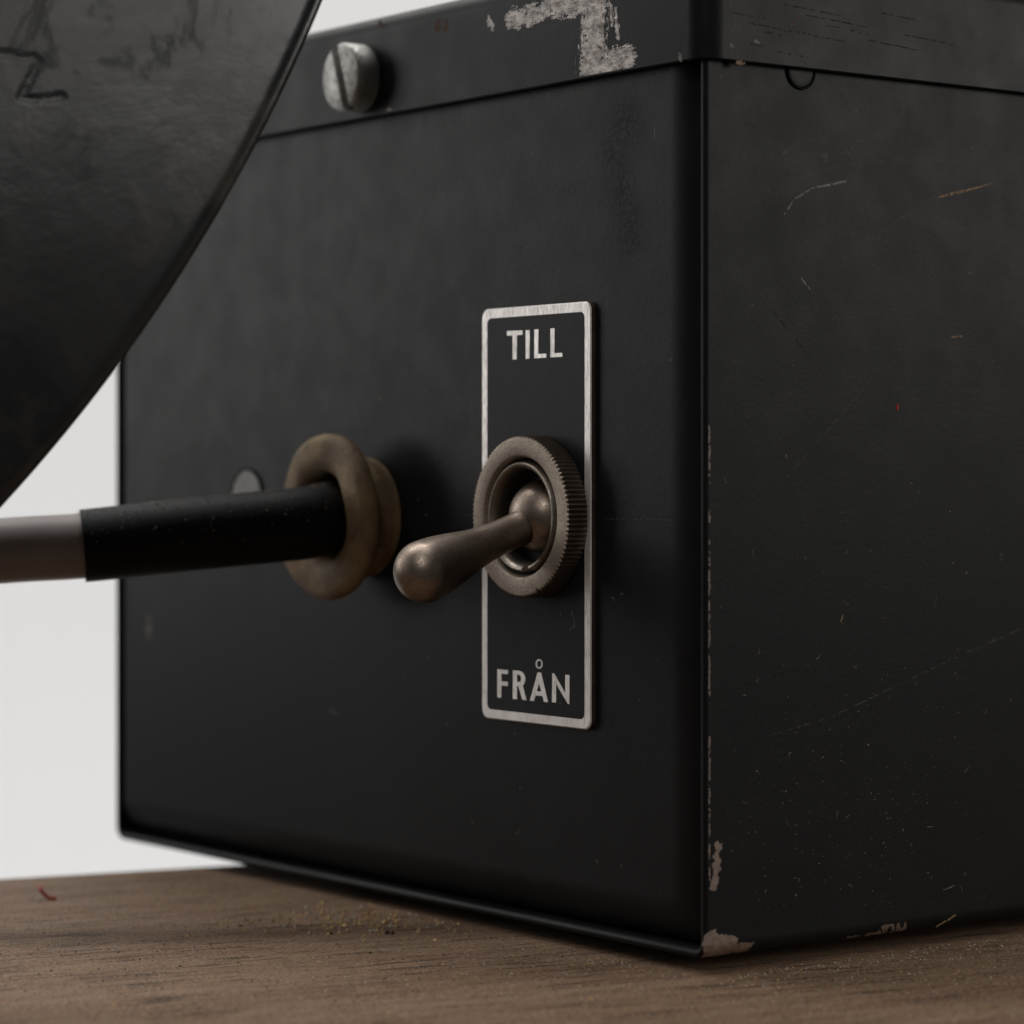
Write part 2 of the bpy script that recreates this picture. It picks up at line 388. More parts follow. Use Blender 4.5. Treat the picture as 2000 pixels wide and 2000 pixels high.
# U-shaped shell of 1 mm sheet: right side, bottom, far side
def u_profile():
    T, ro = .001, .0018; ri = ro - T; zt = ZLID + .006
    def corner(cx, cz, r, s, n=8, rev=False):
        q = [(cx + r*math.cos(math.radians(s + 90*i/n)), cz + r*math.sin(math.radians(s + 90*i/n))) for i in range(n+1)]
        return q[::-1] if rev else q
    outer = [(0, zt)] + corner(ro, GAP + ro, ro, 180) + corner(BW - ro, GAP + ro, ro, 270) + [(BW, zt)]
    inner = [(T, zt)] + corner(ro, GAP + ro, ri, 180) + corner(BW - ro, GAP + ro, ri, 270) + [(BW - T, zt)]
    return outer, inner
uo, ui = u_profile()
n = len(uo); cf = .00022
def inset(k):       # sheet edge softened by a small chamfer
    o = [Vector((0, a[0]*(1-k) + b[0]*k, a[1]*(1-k) + b[1]*k)) for a, b in zip(uo, ui)]
    i = [Vector((0, a[0]*k + b[0]*(1-k), a[1]*k + b[1]*(1-k))) for a, b in zip(uo, ui)]
    return o + i[::-1]
loops = []
for x, k in ((0, .38), (.00006, .22), (.00017, .09), (.00032, .02), (.0005, 0), (BL - cf, 0), (BL, .22)):
    loops.append([p + Vector((x, 0, 0)) for p in inset(k)])
v = [p for l in loops for p in l]; m = 2*n; f = []
for k in range(len(loops)-1):
    for i in range(m):
        j = (i+1) % m; f.append((k*m+i, k*m+j, (k+1)*m+j, (k+1)*m+i))
for k in (0, len(loops)-1):
    for i in range(n-1): f.append((k*m+i, k*m+i+1, k*m+m-2-i, k*m+m-1-i))
shell = obj('shell', v, f, M_SHELL, box)

# end panel with rolled edges, set inside the shell
def panel(x_face, sgn, name):
    g = .00112; rr = .0047; loops = []
    zt = ZLID + .005
    for k in range(13):
        a = math.radians(90*k/12)
        ins = rr*(1 - math.sin(a)) if True else 0
        x = x_face + sgn*rr*.62*(1 - math.cos(a))
        loops.append([Vector((x, y, z)) for y, z in rrect(g + ins, BW - g - ins*.3, GAP + g + ins, zt - ins*.3, max(.0016 - ins*.1, .0008) + (.0))])
    loops.append([Vector((x_face + sgn*.009, p.y, p.z)) for p in loops[-1]])
    v, f = stack(loops, True, False)
    return obj(name, v, f, M_PANEL, box)
end_panel = panel(0.0002, 1, 'end_panel')
panel(BL - .0002, -1, 'back_panel')

# lid: shallow tray pressed over the top
def lid():
    x0, x1, y0, y1 = LXF, BL + .0011, -.0011, BW + .0011
    r, tr, T = .0027, .0026, .00092
    loops = [[Vector((x, y, ZLID + .004)) for x, y in rrect(x0+T, x1-T, y0+T, y1-T, r-T)],
             [Vector((x, y, ZLID + .0002)) for x, y in rrect(x0+T, x1-T, y0+T, y1-T, r-T)],
             [Vector((x, y, ZLID)) for x, y in rrect(x0+T*.8, x1-T*.8, y0+T*.8, y1-T*.8, r-T*.8)],
             [Vector((x, y, ZLID)) for x, y in rrect(x0+.00015, x1-.00015, y0+.00015, y1-.00015, r)],
             [Vector((x, y, ZLID + .00015)) for x, y in rrect(x0, x1, y0, y1, r)]]
    for k in range(9):
        a = math.radians(90*k/8); ins = tr*(1-math.cos(a))
        loops.append([Vector((x, y, ZTOP - tr + tr*math.sin(a))) for x, y in rrect(x0+ins, x1-ins, y0+ins, y1-ins, max(r-ins*.9, .0003))])
    v, f = stack(loops, False, True)
    return obj('lid', v, f, M_LID, box)
lid_o = lid()

# slotted screw on the lid
def screw():
    c = on_x(664, 150, LXF - .0030); c.x = LXF
    R, H, cfz = .0041, .0030, .0004; sw = .0006; sd = .0013
    ang = math.radians(19)
    # two half heads beside the slot joined by the floor
    out_v, out_f = [], []
    N = 24
    def add(loopset):
        v, f = stack(loopset); b = len(out_v); out_v.extend(v); out_f.extend([tuple(i+b for i in q) for q in f])
    def half(s, r, d):
        t0 = math.asin(d/r); pts = [(r*math.sin(t0 + (math.pi-2*t0)*i/N), r*math.cos(t0 + (math.pi-2*t0)*i/N)) for i in range(N+1)]
        return [(s*a, b) for a, b in pts]
    def place(pts, x): 
        return [Vector((x, c.y + a*math.cos(ang) + b*math.sin(ang), c.z - a*math.sin(ang)*1 + b*math.cos(ang))) for a, b in pts]
    full = [(R*math.cos(2*math.pi*i/64), R*math.sin(2*math.pi*i/64)) for i in range(64)]
    add([place(full, LXF + .0004), place(full, LXF - H + sd)])
    for s in (-1, 1):
        add([place(half(s, R, sw), LXF - H + sd + .00005), place(half(s, R, sw), LXF - H + cfz), place(half(s, R - cfz*.35, sw+.00003), LXF - H + cfz*.35), place(half(s, R - cfz, sw+.00012), LXF - H)])
    return obj('screw', out_v, out_f, M_SCREW, lid_o, smooth=35)
tag(screw(), 'slotted zinc screw in the lid')

# flat rivets
def rivet(name, c, axis, R, h, mat, ring, parent):
    prof = [(-.0004, R), (h*.35, R), (h*.8, R - h*.3), (h, R - h*1.2), (h*.95, R*.55), (h, .00005)]
    v, f = lathe(prof, c, axis, 40); o = obj(name, v, f, mat, parent)
    if ring:
        q = [(.0001 + .00022*math.sin(t), R + .00010 + .00017*math.cos(t)) for t in [2*math.pi*i/10 for i in range(10)]]
        v, f = lathe(q, c, axis, 48, closed=True); obj('rivet_rim', v, f, M_DARK, o)
    return o
tag(rivet('rivet', on_x(484, 974, .0002), (-1, 0, 0), .0037, .00022, M_RIVET, True, end_panel), 'dull grey rivet behind the cable')
rivet('rivet', on_y(1563, 138, 0), (0, -1, 0), .0018, .0002, M_SHELL, True, shell)

# ------------------------------------------------------------------ paint loss and scratches: thin jagged patches on the painted sheet
import numpy as np
def _hash(ix, iy, seed):
    h = (ix.astype(np.int64)*374761393 + iy.astype(np.int64)*668265263 + seed*974711) & 0xffffffff
    h = ((h ^ (h >> 13))*1274126177) & 0xffffffff
    return ((h ^ (h >> 16)) & 0xffff)/65535.0
def vnoise(x, y, seed=0, octaves=3, gain=.55):
    tot = 0; amp = 1; nrm = 0
    for o in range(octaves):
        fx, fy = x*2**o, y*2**o; ix, iy = np.floor(fx), np.floor(fy); u, w = fx-ix, fy-iy
        u = u*u*(3-2*u); w = w*w*(3-2*w)
        a, b, c, d = _hash(ix, iy, seed+o), _hash(ix+1, iy, seed+o), _hash(ix, iy+1, seed+o), _hash(ix+1, iy+1, seed+o)
        tot = tot + amp*((a*(1-u)+b*u)*(1-w) + (c*(1-u)+d*u)*w); nrm += amp; amp *= gain
    return tot/nrm
def decal(name, axis, level, marks, mat, parent, cell=.00006, warp=.0003, wscale=1400., rag=None, keep=None, label=None, zmin=None, follow=False, kind=None):
    """marks: capsules (A, B, half width, start, end) on the plane axis = level"""
    ia = 1 if axis == 'x' else 0
    V, F = [], []
    cells = set()
    for k, (A, B, w) in enumerate(marks):
        a0, a1 = sorted((A[ia], B[ia])); z0, z1 = sorted((A[2], B[2])); pad = w + warp
        ga = np.arange(math.floor((a0-pad)/cell), math.ceil((a1+pad)/cell)+1); gz = np.arange(math.floor((z0-pad)/cell), math.ceil((z1+pad)/cell)+1)
        GA, GZ = np.meshgrid(ga, gz, indexing='ij'); X, Z = (GA+.5)*cell, (GZ+.5)*cell
        X2 = X + warp*2*(vnoise(X*wscale, Z*wscale, 11, 3) - .5); Z2 = Z + warp*2*(vnoise(X*wscale, Z*wscale, 57, 3) - .5)
        bx, bz = B[ia]-A[ia], B[2]-A[2]; L = bx*bx + bz*bz + 1e-14
        h = np.clip(((X2-A[ia])*bx + (Z2-A[2])*bz)/L, 0, 1)
        d = np.hypot(X2-A[ia]-bx*h, Z2-A[2]-bz*h)
        m = d < w*(.55 + .45*np.sin(np.pi*np.clip(h*.9+.08, 0, 1)))  if keep == 'taper' else d < w
        if zmin is not None: m &= Z > zmin
        l_ = math.sqrt(L); S_ = ((X-A[ia])*bx + (Z-A[2])*bz)/l_; C_ = ((X-A[ia])*bz - (Z-A[2])*bx)/l_
        if rag is not None: m &= rag(X, Z, d/w, S_, C_)
        for i, j in zip(GA[m], GZ[m]): cells.add((int(i), int(j)))
    idx = {}
    def vid(i, j):
        if (i, j) not in idx:
            idx[(i, j)] = len(V); q = cell*.42
            a = i*cell + q*(mnoise.noise(Vector((i*.71, j*.37, 1)))); z = j*cell + q*(mnoise.noise(Vector((i*.53, j*.77, 9))))
            lv = level
            if follow and z < GAP + .0018: lv = level + .0018 - math.sqrt(max(0, .0018**2 - (GAP + .0018 - z)**2))
            V.append((lv, a, z) if axis == 'x' else (a, lv, z))
        return idx[(i, j)]
    for i, j in cells: F.append((vid(i, j), vid(i+1, j), vid(i+1, j+1), vid(i, j+1)))
    if not F: return None
    o = obj(name, V, F, mat, parent, smooth=0)
    # make sure the patch looks outwards
    tag(o, label, kind=kind)
    return o
def bare(name, lo, hi, rust, metallic=.3, sc=(2600, 700, 1500)):
    t = NT(name); st = t.noise(1, 5, .75, t.scaled(sc, (.4, .2, .1)))
    mc = t.mix(t.ramp(st, .35, .68), lo, hi); mc = t.mix(t.ramp(t.noise(700, 3), .60, .74), mc, rust)
    t.set(Base_Color=mc, Metallic=metallic, Roughness=.5, Normal=t.bump(st, .5, .00006)); return t.m
M_BARE = bare('bare_scraped_metal', (.13, .11, .10), (.50, .455, .42), (.17, .095, .06))
M_PRIMER = bare('chipped_primer', (.105, .068, .045), (.19, .135, .10), (.085, .045, .028), 0, (1500, 1500, 1500))
TONES = {'pale': plain('pale_scratch', (.15, .14, .13), .6, .4, 1500, spec=.1), 'tan': plain('tan_scratch', (.20, .13, .075), .6, .4, 1500, spec=.1), 'faint': plain('faint_scratch', (.044, .043, .042), .5, .2, 1500, spec=.1),
         'rust': plain('rust_scratch', (.12, .048, .028), .7, .4, 1500, spec=.1), 'deep': plain('deep_scratch', (.0055, .0055, .0055), .6, .3, 1500, spec=.07)}
OFF = .000005
def scratch_set(marks, axis, level, parent):
    for tone in sorted(set(q[3] for q in marks)):
        th = {'faint': .50, 'pale': .42, 'tan': .36, 'rust': .4, 'deep': .46}[tone]
        decal('paint_scratch', axis, level, [(a, b, w) for a, b, w, tn in marks if tn == tone], TONES[tone], parent, cell=.00004, warp=.00008, wscale=900, keep='taper',
              rag=lambda X, Z, d, s, c: vnoise(X*2600, Z*2600, 5, 3) > th, kind='stuff')
def wear():
    fr = lambda X, Z, d, s, c: (vnoise(s*420, c*5200, 21, 3, .75) > .20 + .42*d**2) & (vnoise(X*3200, Z*3200, 77, 3, .75) > .26 + .26*d*d)
    decal('bare_metal_patch', 'x', LXF - OFF, [(a, b, w) for a, b, w, s, solid in lid_chips], M_BARE, lid_o, cell=.00005, warp=.00045, wscale=1500, rag=fr, label='scraped bare metal patch', zmin=ZLID+.0003, kind='stuff')
    scratch_set([q for q in scrL if abs(q[0][0] - LXF) < 1e-6], 'x', LXF - OFF, lid_o)
    scratch_set([q for q in scrL if abs(q[0][0] - LXF) >= 1e-6], 'y', -.0011 - OFF, lid_o)
    scratch_set(scrP, 'x', .0002 - OFF, end_panel)
    scratch_set(scrR, 'y', -OFF, shell)
    for q in range(0, 6, 3):
        decal('paint_chip', 'y', -OFF, [(a, b, w) for a, b, w, s, solid in chipsR[q:q+3]], M_PRIMER, shell, cell=.00005, warp=.00042, wscale=2100, zmin=GAP+.0002, follow=True, kind='stuff')
    decal('paint_chip', 'y', -OFF, [(a, b, w) for a, b, w, s, solid in chipsR if not solid], M_PRIMER, shell, cell=.00005, warp=.0003, wscale=1600, rag=lambda X, Z, d, s, c: vnoise(X*2200+Z*2200, Z*900-X*900, 8, 3) > .48, zmin=GAP+.0002, follow=True, kind='stuff')
    # paint rubbed through along the folded edge of the right side
    decal('worn_edge', 'y', -OFF, [((.00052, 0, .010), (.00052, 0, .062), .00010)], M_PRIMER, shell, cell=.00004, warp=.0001, wscale=2600,
          rag=lambda X, Z, d, s, c: (vnoise(X*300, Z*230, 31, 4, .6) > .50) & (vnoise(X*3000, Z*2600, 3, 2) > .45), kind='stuff')
    # paler lip along the lower edge of the lid
wear()

# ------------------------------------------------------------------ switch plate and lettering
yA, yB = .0186, .0388; zA, zB = CAMZ - .0279, CAMZ + .01875
xp = -.0005
def plate():
    r = .0011; loops = []
    for x, ins in ((.00015, 0), (xp + .00012, 0), (xp, .00013)):
        loops.append([Vector((x, y, z)) for y, z in rrect(yA+ins, yB-ins, zA+ins, zB-ins, r)])
    v, f = stack(loops)
    # front and bevel aluminium, the cut edge tarnished
    o = obj('switch_plate', v, f, [M_PLEDGE, M_ALU], box, smooth=25)
    for p in o.data.polygons:
        if max(o.data.vertices[i].co.x for i in p.vertices) < xp + .0002: p.material_index = 1
    return o
plate_o = plate()
wf = .00112
v, f = prism(rrect(yA+wf, yB-wf, zA+wf*.98, zB-wf*.98, .0007), None, xp + .0001, xp - .00002)
obj('ink_panel', v, f, M_INK, plate_o, smooth=0)
XL = xp - .00004
def glyph(name, pts, zoom, hole=None, extra=None):
    z0 = {1: 560, 3: 1150}[zoom]
    def cv(P): return [(q.y, q.z) for q in (on_x(880 + u/5.682, z0 + w/5.682, XL) for u, w in P)]
    v, f = prism(cv(pts), cv(hole) if hole else None, xp, XL)
    if extra:
        v2, f2 = prism(cv(extra[0]), cv(extra[1]), xp, XL)
        f = f + [tuple(i + len(v) for i in q) for q in f2]; v = v + v2
    return obj(name, v, f, M_ALU, plate_o, smooth=0)
def ell(cx, cy, rx, ry, n=24): return [(cx + rx*math.cos(2*math.pi*i/n), cy + ry*math.sin(2*math.pi*i/n)) for i in range(n)]
glyph('letter_t', [(624, 492), (800, 484), (801, 532), (737, 538), (733, 806), (688, 808), (688, 541), (625, 543)], 1)
glyph('letter_i', [(833, 484), (878, 480), (876, 797), (834, 800)], 1)
glyph('letter_l', [(930, 475), (974, 471), (973, 747), (1062, 742), (1062, 787), (928, 794)], 1)
glyph('letter_l', [(1108, 464), (1154, 460), (1151, 738), (1234, 733), (1243, 750), (1238, 777), (1107, 784)], 1)
glyph('letter_f', [(519, 891), (637, 903), (637, 948), (564, 941), (564, 1027), (635, 1033), (635, 1080), (564, 1074), (561, 1209), (518, 1205)], 3)
glyph('letter_r', [(692, 905), (755, 909), (790, 922), (815, 945), (829, 985), (829, 1020), (818, 1055), (800, 1075), (843, 1237), (797, 1231), (752, 1082), (737, 1078), (737, 1225), (690, 1221)], 3,
      hole=[(737, 950), (760, 953), (776, 966), (783, 990), (780, 1014), (768, 1032), (737, 1036)])
glyph('letter_a_ring', [(966, 927), (1003, 930), (1082, 1258), (1036, 1255), (1019, 1190), (942, 1184), (926, 1246), (880, 1241)], 3,
      hole=[(981, 1042), (1006, 1140), (957, 1136)], extra=(ell(982, 834, 39, 54), ell(983, 834, 24, 38)))
glyph('letter_n', [(1128, 936), (1150, 940), (1272, 1157), (1272, 953), (1319, 957), (1318, 1281), (1300, 1276), (1170, 1052), (1170, 1263), (1124, 1259)], 3)

# ------------------------------------------------------------------ toggle switch
yc, zc = .0280, CAMZ - .00476
sw = empty('toggle_switch', (0, yc, zc)); sw.parent = box; sw.matrix_parent_inverse = wmat(box).inverted()
tag(sw, 'aged nickel toggle switch with its lever pointing down')
AX = (-1, 0, 0)
def knurl():
    NT_ = 104; n = NT_*4; R = .0090; dep = .00022
    def w(t, r, th):
        if r > .0086:
            ph = (th*NT_/(2*math.pi)) % 1
            k = min(1, max(0, (abs(ph-.5)*2 - .25)/.5))
            fade = 1 if .0004 < t < .0031 else .3
            r = r - dep*k*(1.0)
            d = abs((th - math.radians(112) + math.pi) % (2*math.pi) - math.pi)    # a nick in the rim
            if t > .0022 and d < .03: r -= .0004*(1 - d/.03)
        return r, t
    prof = [(.0004, .0064), (.0004, .0086), (.0006, .0090), (.0012, .0090), (.0022, .0090), (.0027, .0090), (.00305, .00893), (.0032, .00878), (.00322, .0082), (.0032, .0070), (.00312, .00680), (.0027, .0066), (.0020, .00645)]
    v, f = lathe(prof, (0, yc, zc), AX, n, closed=True, warp=w)
    o = obj('knurled_nut', v, f, [M_NUT, M_KNURL], sw, smooth=24)
    for p in o.data.polygons:
        if min(math.hypot(o.data.vertices[i].co.y - yc, o.data.vertices[i].co.z - zc) for i in p.vertices) > .00858 and max(-o.data.vertices[i].co.x for i in p.vertices) < .00312: p.material_index = 1
    return o
knurl()
def bushing():
    def w(t, r, th):
        d = abs((th - math.radians(100) + math.pi) % (2*math.pi) - math.pi)
        if t > .0019 and d < .075: t = t - .0009          # keyway
        return r, t
    pr = [(-.006, .0061), (.0016, .0062), (.0019, .0060), (.00215, .0062), (.0024, .0062), (.0026, .0061), (.00295, .00605), (.0031, .00592), (.0031, .00575), (.00298, .00560), (.0027, .0054), (.0020, .0053), (.0004, .0052), (-.006, .0052)]
    v, f = lathe(pr, (0, yc, zc), AX, 120, closed=True, warp=w)
    return obj('bushing', v, f, M_BUSH, sw, smooth=40)
bush = bushing()
v, f = lathe([(-.0062, .00005), (-.0062, .0060), (-.0056, .0060), (-.0056, .00005)], (0, yc, zc), AX, 40)
obj('bushing_floor', v, f, M_DARK, sw)
th = math.radians(19.4); bc = Vector((.0006, yc, zc))
LV = Vector((-math.cos(th), 0, -math.sin(th)))
prof = []
Rb = .0042
for i in range(25):
    a = math.radians(-90 + i*(152/24)); prof.append((Rb*math.sin(a), max(Rb*math.cos(a), .00003)))
prof += [(.0040, .00200), (.0043, .00192)]
for t, r in ((.0055, .00190), (.0075, .00192), (.0092, .00206), (.0108, .00230), (.0124, .00264), (.0140, .00299), (.0154, .00324), (.0166, .00338)): prof.append((t, r))
tc, tr = .0175, .00344
for i in range(15):
    a = math.radians(-8 + 98*i/14); prof.append((tc + tr*math.sin(a), max(tr*math.cos(a), .00003)))
v, f = lathe(prof, bc, LV, 72); obj('lever', v, f, M_LEVER, sw, smooth=50)

# ------------------------------------------------------------------ grommet and cable
gc = on_x(640, 1010, -.0055); gc.x = 0
def gw(t, r, th):
    k = mnoise.noise(Vector((math.cos(th)*1.3, math.sin(th)*1.3, t*300)))
    return r*(1 + .022*k), t + .0005*mnoise.noise(Vector((math.cos(th)*1.1 + 5, math.sin(th)*1.1, 0)))*(1 if t > .002 else 0)
pr = [(-.002, .0052), (-.002, .0078), (.0002, .0070), (.0010, .0073), (.0022, .0074), (.0030, .0073), (.0034, .0071), (.0036, .0070)]
for i in range(13):
    a = math.radians(-80 + 170*i/12); pr.append((.0054 + .0014*math.sin(a), .0086 + .0014*math.cos(a)))
pr += [(.0069, .0079), (.00695, .0070), (.0068, .0061), (.0063, .0055), (.0054, .0052), (.003, .0051)]
v, f = lathe(pr, gc, AX, 72, closed=True, warp=gw)
tag(obj('grommet', v, f, M_RUBBER, box, smooth=60), 'perished brown rubber grommet around the cable')

g0 = gc + Vector((.004, 0, 0))
pts = [g0, gc + Vector((-.004, .0001, 0)), at_depth(600, 1021, .3445), at_depth(480, 1033, .3432), at_depth(320, 1049, .3415), at_depth(163, 1066, .3398), at_depth(0, 1076, .3380), at_depth(-250, 1100, .336), at_depth(-600, 1160, .334)]
path = catmull(pts, 14)
cab = empty('power_cable', gc); cab.parent = box; cab.matrix_parent_inverse = wmat(box).inverted()
k_end = min(range(len(path)), key=lambda i: (path[i] - pts[5]).length)
sl = path[:k_end+1]
R0 = .00462
dl = (sl[-1]-sl[-2]).normalized()
v, f = tube(sl + [sl[-1] + dl*.00008, sl[-1] + dl*.0001, sl[-1] - dl*.003], [.00438 - .00010*i/len(sl) for i in range(len(sl))] + [.00424, .00398, .00390], 56, True)
obj('sleeve', v, f, M_SLEEVE, cab, smooth=28)
v, f = tube(path[max(0, k_end-6):], .00384, 40, True)
obj('cable_sheath', v, f, M_CABLE, cab)

# feet under the box
for fx, fy in ((.016, .016), (.020, .088), (.118, .014), (.118, .078)):
    v, f = lathe([(0, .0045), (.0002, .005), (GAP, .0052), (GAP + .0005, .0052)], (fx, fy, 0), (0, 0, 1), 28)
    obj('foot', v, f, M_DARK, box)

# ------------------------------------------------------------------ dark curved sheet-metal shade in front, upper left
YS = .290
SC = (-2401.5, -1227.8); SRP = 3270.8           # rim circle in photograph pixels
P0 = at_depth(330, 480, YS)
TILT, TURN = math.radians(5), math.radians(3)
SN = (-FWD*math.cos(TILT) + Vector((0, 0, math.sin(TILT)))) - RGT*math.sin(TURN); SN.normalize()      # faces the camera and a little up
SU = (Vector((0, 0, 1)) - SN*SN.z).normalized()
PXM = FPX/YS; SR = SRP/PXM
def shade_pt(r, a, off=0.0):
    d = ray(SC[0] + r/SR*SRP*math.cos(a), SC[1] + r/SR*SRP*math.sin(a))
    k_ = d.dot(SN); t_ = (P0 - CAM).dot(SN)/k_; p = CAM + d*t_
    v_ = (p - P0).dot(SU); bend = 3.4*v_*v_ if abs(v_) < .05 else 3.4*(.0025 + .1*(abs(v_)-.05))
    e = max(0, (r - (SR - .0020))/.0020)           # rolled rim
    bend += .0016*(1 - math.sqrt(max(0, 1 - e*e)))
    dent = .0006*mnoise.noise(Vector((r*22, a*3.2, 1))) + .00025*mnoise.noise(Vector((r*70, a*10, 4)))
    return CAM + d*(t_ + (bend + off + dent*(1-e))/abs(k_))
def shade_at(px, py):
    x, y = px - SC[0], py - SC[1]; return tuple(shade_pt(math.hypot(x, y)/SRP*SR, math.atan2(y, x)))
def shade_mat():
    t = NT('black_shade_lacquer')
    n1 = t.noise(38, 5, .6, None, .6); n2 = t.noise(170, 5, .65); n3 = None
    c = t.mix(t.ramp(n1, .35, .7), (.008, .008, .0085), (.018, .0175, .017))
    c = t.mix(t.math('MULTIPLY', t.ramp(n2, .55, .75), .4), c, (.055, .048, .040))
    pb = stroke(t, warped(t, .012, 110), shade_at(395, 300), shade_at(470, 220), .006, 0)
    c = t.mix(t.math('MULTIPLY', pb, .55), c, (.075, .064, .048))
    zz = [(-10, 104), (62, 112), (74, 122), (42, 190), (60, 196), (118, 188)]
    P = warped(t, .0008, 300)
    zm = t.maxi([stroke(t, P, shade_at(*zz[i]), shade_at(*zz[i+1]), .00085, 0) for i in range(len(zz)-1)])
    zm = t.math('MULTIPLY', zm, t.ramp(t.noise(420, 3, .6), .30, .46, .55, 1))
    fl = t.math('MULTIPLY', stroke(t, P, shade_at(5, 200), shade_at(140, 365), .0006, 0), t.ramp(t.noise(300, 3), .4, .6))
    lm = t.maxi([stroke(t, P, shade_at(*a), shade_at(*b), .0010, 0) for a, b in (((210, 170), (300, 240)), ((300, 240), (405, 350)), ((345, 290), (335, 345)), ((345, 140), (305, 215)), ((260, 365), (290, 430)))])
    c = t.mix(t.math('MULTIPLY', zm, .9), c, (.003, .003, .003))
    c = t.mix(t.math('MULTIPLY', lm, .35), c, (.060, .058, .055))
    c = t.mix(t.math('MULTIPLY', fl, .6), c, (.004, .004, .004))
    blob = t.ramp(t.noise(75, 5, .7, None, 1.2), .52, .66)
    c = t.mix(t.math('MULTIPLY', blob, .6), c, (.006, .006, .006))
    h = t.math('ADD', t.math('MULTIPLY', n2, .35), t.math('SUBTRACT', t.math('MULTIPLY', n1, 1.2), t.math('MULTIPLY', zm, .6)))
    t.set(Base_Color=c, Roughness=t.math('ADD', t.ramp(n1, .3, .7, .33, .44), t.math('MULTIPLY', blob, .14)), Normal=t.bump(h, .5, .0004)); return t.m
NA, a0, a1 = 150, math.radians(-55), math.radians(20)
while min(shade_pt(SR*q, a1).z for q in (.9, .95, .98, 1)) > .0012: a1 += math.radians(.25)
rs = [.02, .04, .06, .08, .10, .12] + [.12 + (SR-.0022-.12)*i/8 for i in range(1, 9)] + [SR - .0020*(1 - math.sin(math.pi/2*i/9)) for i in range(1, 10)]
v = []; f = []; nr = len(rs)
for side in (0, 1):
    for i in range(NA+1):
        a = a0 + (a1-a0)*i/NA
        for r in rs:
            v.append(shade_pt(r - (.00002 if side else 0), a, .0011 if side else 0))
B = (NA+1)*nr
for i in range(NA):
    for j in range(nr-1):
        q = (i*nr+j, i*nr+j+1, (i+1)*nr+j+1, (i+1)*nr+j); f += [q, tuple(B+k for k in q[::-1])]
    for j in (0, nr-1): f.append((i*nr+j, (i+1)*nr+j, B+(i+1)*nr+j, B+i*nr+j))
for i in (0, NA):
    for j in range(nr-1): f.append((i*nr+j, i*nr+j+1, B+i*nr+j+1, B+i*nr+j))
shade = obj('metal_shade', v, f, shade_mat())
tag(shade, 'blurred dark curved sheet metal shade standing in front of the box, upper left', 'shade')

# ------------------------------------------------------------------ dust, lint and crumbs
class Bits:
    def __init__(s): s.v = []; s.f = []
    def chip(s, p, nrm, r, h):
        a, u, w = frame_of(nrm); b = len(s.v); k = random.randint(3, 5); t0 = random.random()*6.3; el = random.uniform(.5, 1)
        for i in range(k):
            t = t0 + 2*math.pi*i/k; q = r*random.uniform(.6, 1.2)
            s.v.append(p + u*math.cos(t)*q + w*math.sin(t)*q*el)
        s.v.append(p + a*h); s.f += [(b+i, b+(i+1) % k, b+k) for i in range(k)]
        s.f.append(tuple(b+i for i in range(k))[::-1])
    def hair(s, p, nrm, ln, r, curl=1.0):
        a, u, w = frame_of(nrm); t = random.random()*6.3; P = [p + a*r]; n = 7
        dt = random.uniform(-1, 1)*curl*.45
        for i in range(n):
            t += dt; P.append(P[-1] + (u*math.cos(t) + w*math.sin(t))*(ln/n) + a*random.uniform(-.2, .35)*ln/n*.4)
        v, f = tube(P, r, 4, True); b = len(s.v); s.v += v; s.f += [tuple(i+b for i in q) for q in f]
    def build(s, name, mat, parent=None): return tag(obj(name, s.v, s.f, mat, parent, smooth=0), kind='stuff')
d1, d2, d4 = Bits(), Bits(), Bits()
NY = Vector((0, -1, 0)); NX = Vector((-1, 0, 0))
for i in range(900):        # right side: thickest low down and towards the middle
    px = random.gauss(1660, 150); py = random.choice((random.uniform(180, 1830), random.gauss(1580, 150), random.gauss(1560, 150)))
    if not (1395 < px < 2020 and 175 < py < 1810 - (px-1400)*.03): continue
    p = on_y(px, py, 0)
    if p.z < GAP + .003 or p.x < .001: continue
    r = random.choice((.00003, .00004, .00005, .00006, .00009))*random.uniform(.6, 1.1)
    (d1 if random.random() < .85 else d2).chip(p, NY, r, r*.8)
for i in range(46):
    px = random.uniform(1410, 1990); py = random.choice((random.uniform(200, 1790), random.gauss(1500, 200)))
    p = on_y(px, py, 0)
    if p.z < GAP + .004 or p.z > ZLID - .003: continue
    (d1 if random.random() < .8 else d2).hair(p, NY, random.uniform(.0003, .0010), .000016, random.choice((.4, 1.5)))
for i in range(260):        # end panel
    px = random.uniform(260, 1300); py = random.uniform(200, 1830)
    p = on_x(px, py, .0002)
    if not (.006 < p.y < BW-.006 and GAP+.006 < p.z < ZLID-.002): continue
    if yA-.0005 < p.y < yB+.0005 and zA-.0005 < p.z < zB+.0005: p.x = xp - .00002
    r = random.choice((.00002, .00003, .00004))*random.uniform(.7, 1.2)
    (d1 if random.random() < .85 else d2).chip(p, NX, r, r*.7)
for i in range(30):
    p = on_x(random.uniform(300, 1290), random.uniform(220, 1800), .0002)
    if not (.006 < p.y < BW-.006 and GAP+.006 < p.z < ZLID-.002) or (yA-.001 < p.y < yB+.001 and zA-.001 < p.z < zB+.001): continue
    d1.hair(p, NX, random.uniform(.0003, .0011), .000011, 1.2)
